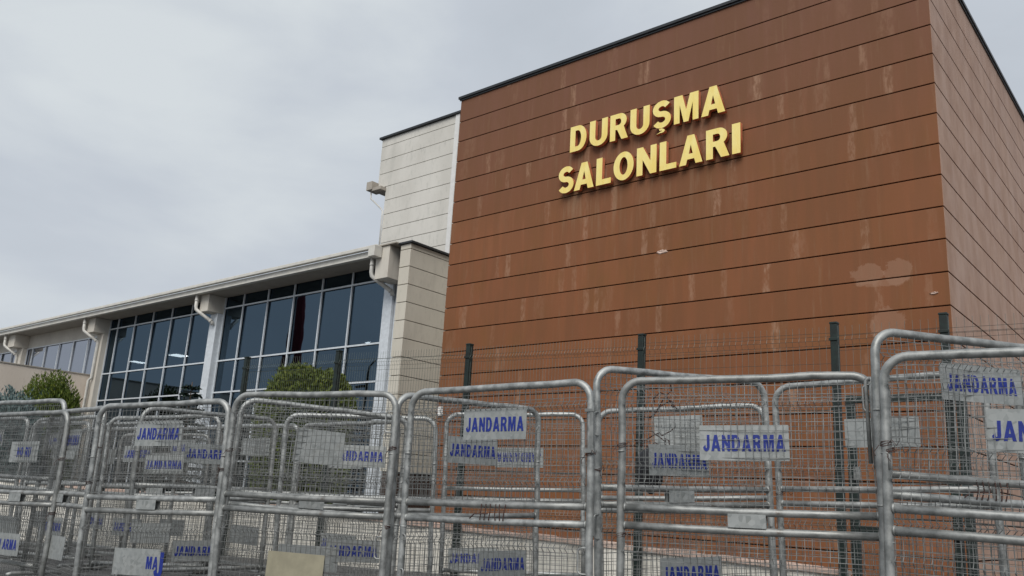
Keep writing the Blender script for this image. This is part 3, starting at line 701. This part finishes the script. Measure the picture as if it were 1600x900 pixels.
barrier('C2', 'farther steel barrier behind the MA barrier with a little far JANDARMA plate', (1.1, .72, J, 'n'), (1., LOWV, None, 'n'), 1., idx=14)
barrier('C3', 'farther barrier squarely behind the beige plate barrier, JANDARMA lettering at its middle', (1.0, D_, J, 'n'), (1.0, LOWV, J, 'n'), 1.2, idx=15)
r, add = barrier('C4', 'far steel barrier against the brown wall with an upside down JANDARMA plate', None, (.45, 2.0, J, 'n'), None, idx=16)
p = add('sign_plate', PL, (.08, .014, H-.61), (0, math.pi, 0)); o = link('lettering', txt('JANDARMA', .64, .128), p); o.location = (-.32, -.0035, -.066)
barrier('C5', 'far steel barrier with an upright bare plate, seen through the wide front barrier', (1.0, .29, None, 't'), None, None, idx=17)
barrier('C6', 'far steel barrier at the right edge with only its left corner in view', (1., D_, None, 'n'), None, None, idx=18)
barrier('D2', 'farthest steel barrier, tiny behind the second front barrier from the left', (1., D_, J, 'n'), None, None, idx=19)

ML = ['right behind the NO RU barrier at the far left edge', 'between the NO RU barrier and the MA barrier, just behind the gap',
      'deep behind the NO RU barrier, second of its crowded rows', 'deep behind the gap right of the NO RU barrier', 'far behind the join of the MA barrier and the beige plate barrier',
      'farthest behind the beige plate barrier, in line with the round hedge', 'farthest behind the MA barrier, close to the low white wall', 'farthest at the left edge, close to the low white wall']
for k in range(8):
    barrier('M%d' % k, 'mesh barrier ' + ML[k], (1.01, (U, D_)[k % 2], (J, None)[k % 3 == 1], 'n'), (1., LOWV, (None, J)[k % 2], 'n'), (None, 1.)[k % 2], group='crowded barriers behind the left front row', idx=k+1)

# dark bag and tangled wire between two barriers
bm = bmesh.new(); bmesh.ops.create_icosphere(bm, subdivisions=3, radius=.5)
for v in bm.verts:
    n = math.sin(v.co.x*9+1)*math.cos(v.co.z*11)*.10+math.sin(v.co.y*17)*.04; v.co *= 1+n; v.co.x *= .30; v.co.y *= .18; v.co.z *= .46
o = fin('plastic_bag', bm, M['bag'], None, True); o.location = (-4.62, 7.65, E+.42); tag(o, 'black plastic bag caught between barriers beside the tall hooped one', 'bag')
bm = bmesh.new(); rnd = random.Random(4)
for k in range(7):
    p = Vector((rnd.uniform(-.25, .1), 0, rnd.uniform(-.2, .2))); pts = []
    for j in range(8): pts.append(p.copy()); p += Vector((rnd.uniform(.0, .09), rnd.uniform(-.05, .05), rnd.uniform(-.06, .06)))
    tube(bm, pts, .006, 5)
o = fin('tangled_wire', bm, M['tie'], None); o.location = (-4.25, 7.1, E+.82); tag(o, 'tangle of rusty tie wire between barrier posts left of the wide front barrier', 'wire')

# ------------------------------------------------------------------ plants
def leaf(bm, p, d, s, w_, rnd):
    d = d.normalized(); q = d.cross(Vector((rnd.uniform(-1, 1), rnd.uniform(-1, 1), rnd.uniform(-1, 1))))
    if q.length < .01: return
    q.normalize(); n = d.cross(q)
    a = p; b = p+d*s*.5+q*s*w_; c = p+d*s+n*s*.12; e = p+d*s*.5-q*s*w_
    bm.faces.new([bm.verts.new(v) for v in (a, b, c, e)])
def trunk(t, h, r, par_mat):
    bm = bmesh.new(); rnd = random.Random(int(h*100)); tube(bm, [(0, 0, -.1), (.02, .01, h*.4), (-.02, .02, h)], r, 9, radii=[r, r*.8, r*.35])
    for k in range(7):
        a = rnd.uniform(0, 6.28); z = h*rnd.uniform(.35, .9); l = h*.3; tube(bm, [(0, 0, z), (math.cos(a)*l*.5, math.sin(a)*l*.5, z+l*.35), (math.cos(a)*l, math.sin(a)*l, z+l*.9)], r*.3, 6, radii=[r*.35, r*.22, r*.08])
    return fin('trunk', bm, par_mat, t, True)
def rounded(t, name, rx, ry, z0, z1, n, s, w_, mat, seed, expo=3.2, lumps=.10, up=.35):
    rnd = random.Random(seed); bm = bmesh.new(); zc, rz = (z0+z1)/2, (z1-z0)/2
    ph = [rnd.uniform(0, 6.3) for _ in range(8)]
    for i in range(n):
        d = Vector((rnd.gauss(0, 1), rnd.gauss(0, 1), rnd.gauss(0, 1))).normalized()
        k = (abs(d.x)**expo+abs(d.y)**expo+abs(d.z)**expo)**(-1/expo)
        lump = 1+lumps*(math.sin(d.x*5+ph[0])*math.sin(d.y*6+ph[1])+.8*math.sin(d.z*8+ph[2]+d.x*4)+.5*math.sin(d.x*15+ph[3])*math.sin(d.z*14+ph[4]+d.y*9))
        rr = k*lump*(1-abs(rnd.gauss(0, .07)))
        if rnd.random() < .05: rr *= 1.05
        p = Vector((d.x*rx*rr, d.y*ry*rr, zc+d.z*rz*rr))
        leaf(bm, p, d+Vector((rnd.uniform(-.8, .8), rnd.uniform(-.8, .8), rnd.uniform(-.6, .9)+up)), s*rnd.uniform(.6, 1.3), w_, rnd)
    return fin(name, bm, mat, t)
def cypress(t, rx, ry, h, nplume, mat, seed, s=.34):
    rnd = random.Random(seed); bm = bmesh.new()
    for k in range(nplume):
        a = rnd.uniform(0, 6.283); q = math.sqrt(rnd.random()); x, y = q*rx*math.cos(a), q*ry*math.sin(a)
        top = h*(math.sqrt(max(0., 1-q**2.6))*.55+.45)*rnd.uniform(.86, 1.05); bot = max(.1, top-h*.55)
        nn = 46
        for j in range(nn):
            f = j/nn; z = bot+(top-bot)*f; rad = .30*(1-f)**.7+.02; b_ = rnd.uniform(0, 6.283)
            out = Vector((math.cos(b_), math.sin(b_), 0)); p = Vector((x, y, z))+out*rad*rnd.uniform(.3, 1)+Vector((x, y, 0))*.12*f
            leaf(bm, p, out*.55+Vector((x/rx*.3, y/ry*.3, 1)), s*rnd.uniform(.5, 1.1)*(1-.4*f), .16, rnd)
    return fin('foliage', bm, mat, t)
t = thing('hedge_shrub', 'big clipped rounded green shrub in front of the glazed wing', 'shrub', (-18.05, 13.2, .75)); trunk(t, 2.6, .12, M['bark'])
rounded(t, 'foliage', 1.14, 1.0, .5, 3.05+E-.75, 34000, .095, .32, M['laurel'], 3, 3.2, .05)
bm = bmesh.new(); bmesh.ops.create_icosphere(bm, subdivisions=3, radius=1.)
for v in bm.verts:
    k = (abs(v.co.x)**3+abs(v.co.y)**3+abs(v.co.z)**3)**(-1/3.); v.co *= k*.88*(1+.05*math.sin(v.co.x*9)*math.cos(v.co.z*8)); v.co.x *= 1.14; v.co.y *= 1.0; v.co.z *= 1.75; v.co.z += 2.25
fin('shade_core', bm, M['spruce'], t, True)  # solid dark core standing in for the shade inside the shrub
t = thing('cypress_bush', 'golden green cypress bush before the pale boundary wall at the left', 'shrub', (-41.6, 16.1, .7)); trunk(t, 2.6, .14, M['bark'])
cypress(t, 1.4, 1.3, 4.55+E-.7, 620, M['juniper'], 5)
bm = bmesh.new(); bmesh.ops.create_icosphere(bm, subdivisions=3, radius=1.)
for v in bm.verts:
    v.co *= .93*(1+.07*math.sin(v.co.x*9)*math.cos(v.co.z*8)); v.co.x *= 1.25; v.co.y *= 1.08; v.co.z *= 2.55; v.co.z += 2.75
fin('shade_core', bm, M['spruce'], t, True)  # dark filler body that paints in the shade behind the sprays
t = thing('juniper_bush', 'low bluish juniper at the foot of the pale boundary wall, far left', 'shrub', (-38.3, 13.4, .6)); trunk(t, 2.0, .12, M['bark'])
cypress(t, 1.9, 1.0, 3.35+E-.6, 260, M['bluej'], 8, .36)
t = thing('spruce_tree', 'slim dark spruce tip in front of the white pillar of the glazed wing', 'tree', (-27.2, 15., .7))
HS = 3.42+E-.7
bm = bmesh.new(); tube(bm, [(0, 0, -.1), (.02, 0, HS*.5), (0, 0, HS)], .06, 8, radii=[.08, .05, .012])
rnd = random.Random(9); fo_ = bmesh.new()
z = .7
while z < HS-.05:
    f = 1-z/HS; nb = 7
    for k in range(nb):
        a = 6.283*k/nb+rnd.uniform(-.4, .4); l = (.18+1.25*f)*rnd.uniform(.8, 1.15); tipz = z-l*.12+.05
        e0 = Vector((0, 0, z)); e1 = Vector((math.cos(a)*l, math.sin(a)*l, tipz)); tube(bm, [e0, e0.lerp(e1, .6)+Vector((0, 0, .03)), e1], .012, 5, radii=[.018, .012, .004])
        nn = int(20+l*42)
        for j in range(nn):
            q = e0.lerp(e1, rnd.uniform(.15, 1)); leaf(fo_, q, (e1-e0).normalized()+Vector((rnd.uniform(-.9, .9), rnd.uniform(-.9, .9), rnd.uniform(-.6, .4))), .15*rnd.uniform(.6, 1.2), .22, rnd)
    z += .24
fin('trunk', bm, M['bark'], t, True); fin('foliage', fo_, M['spruce'], t)
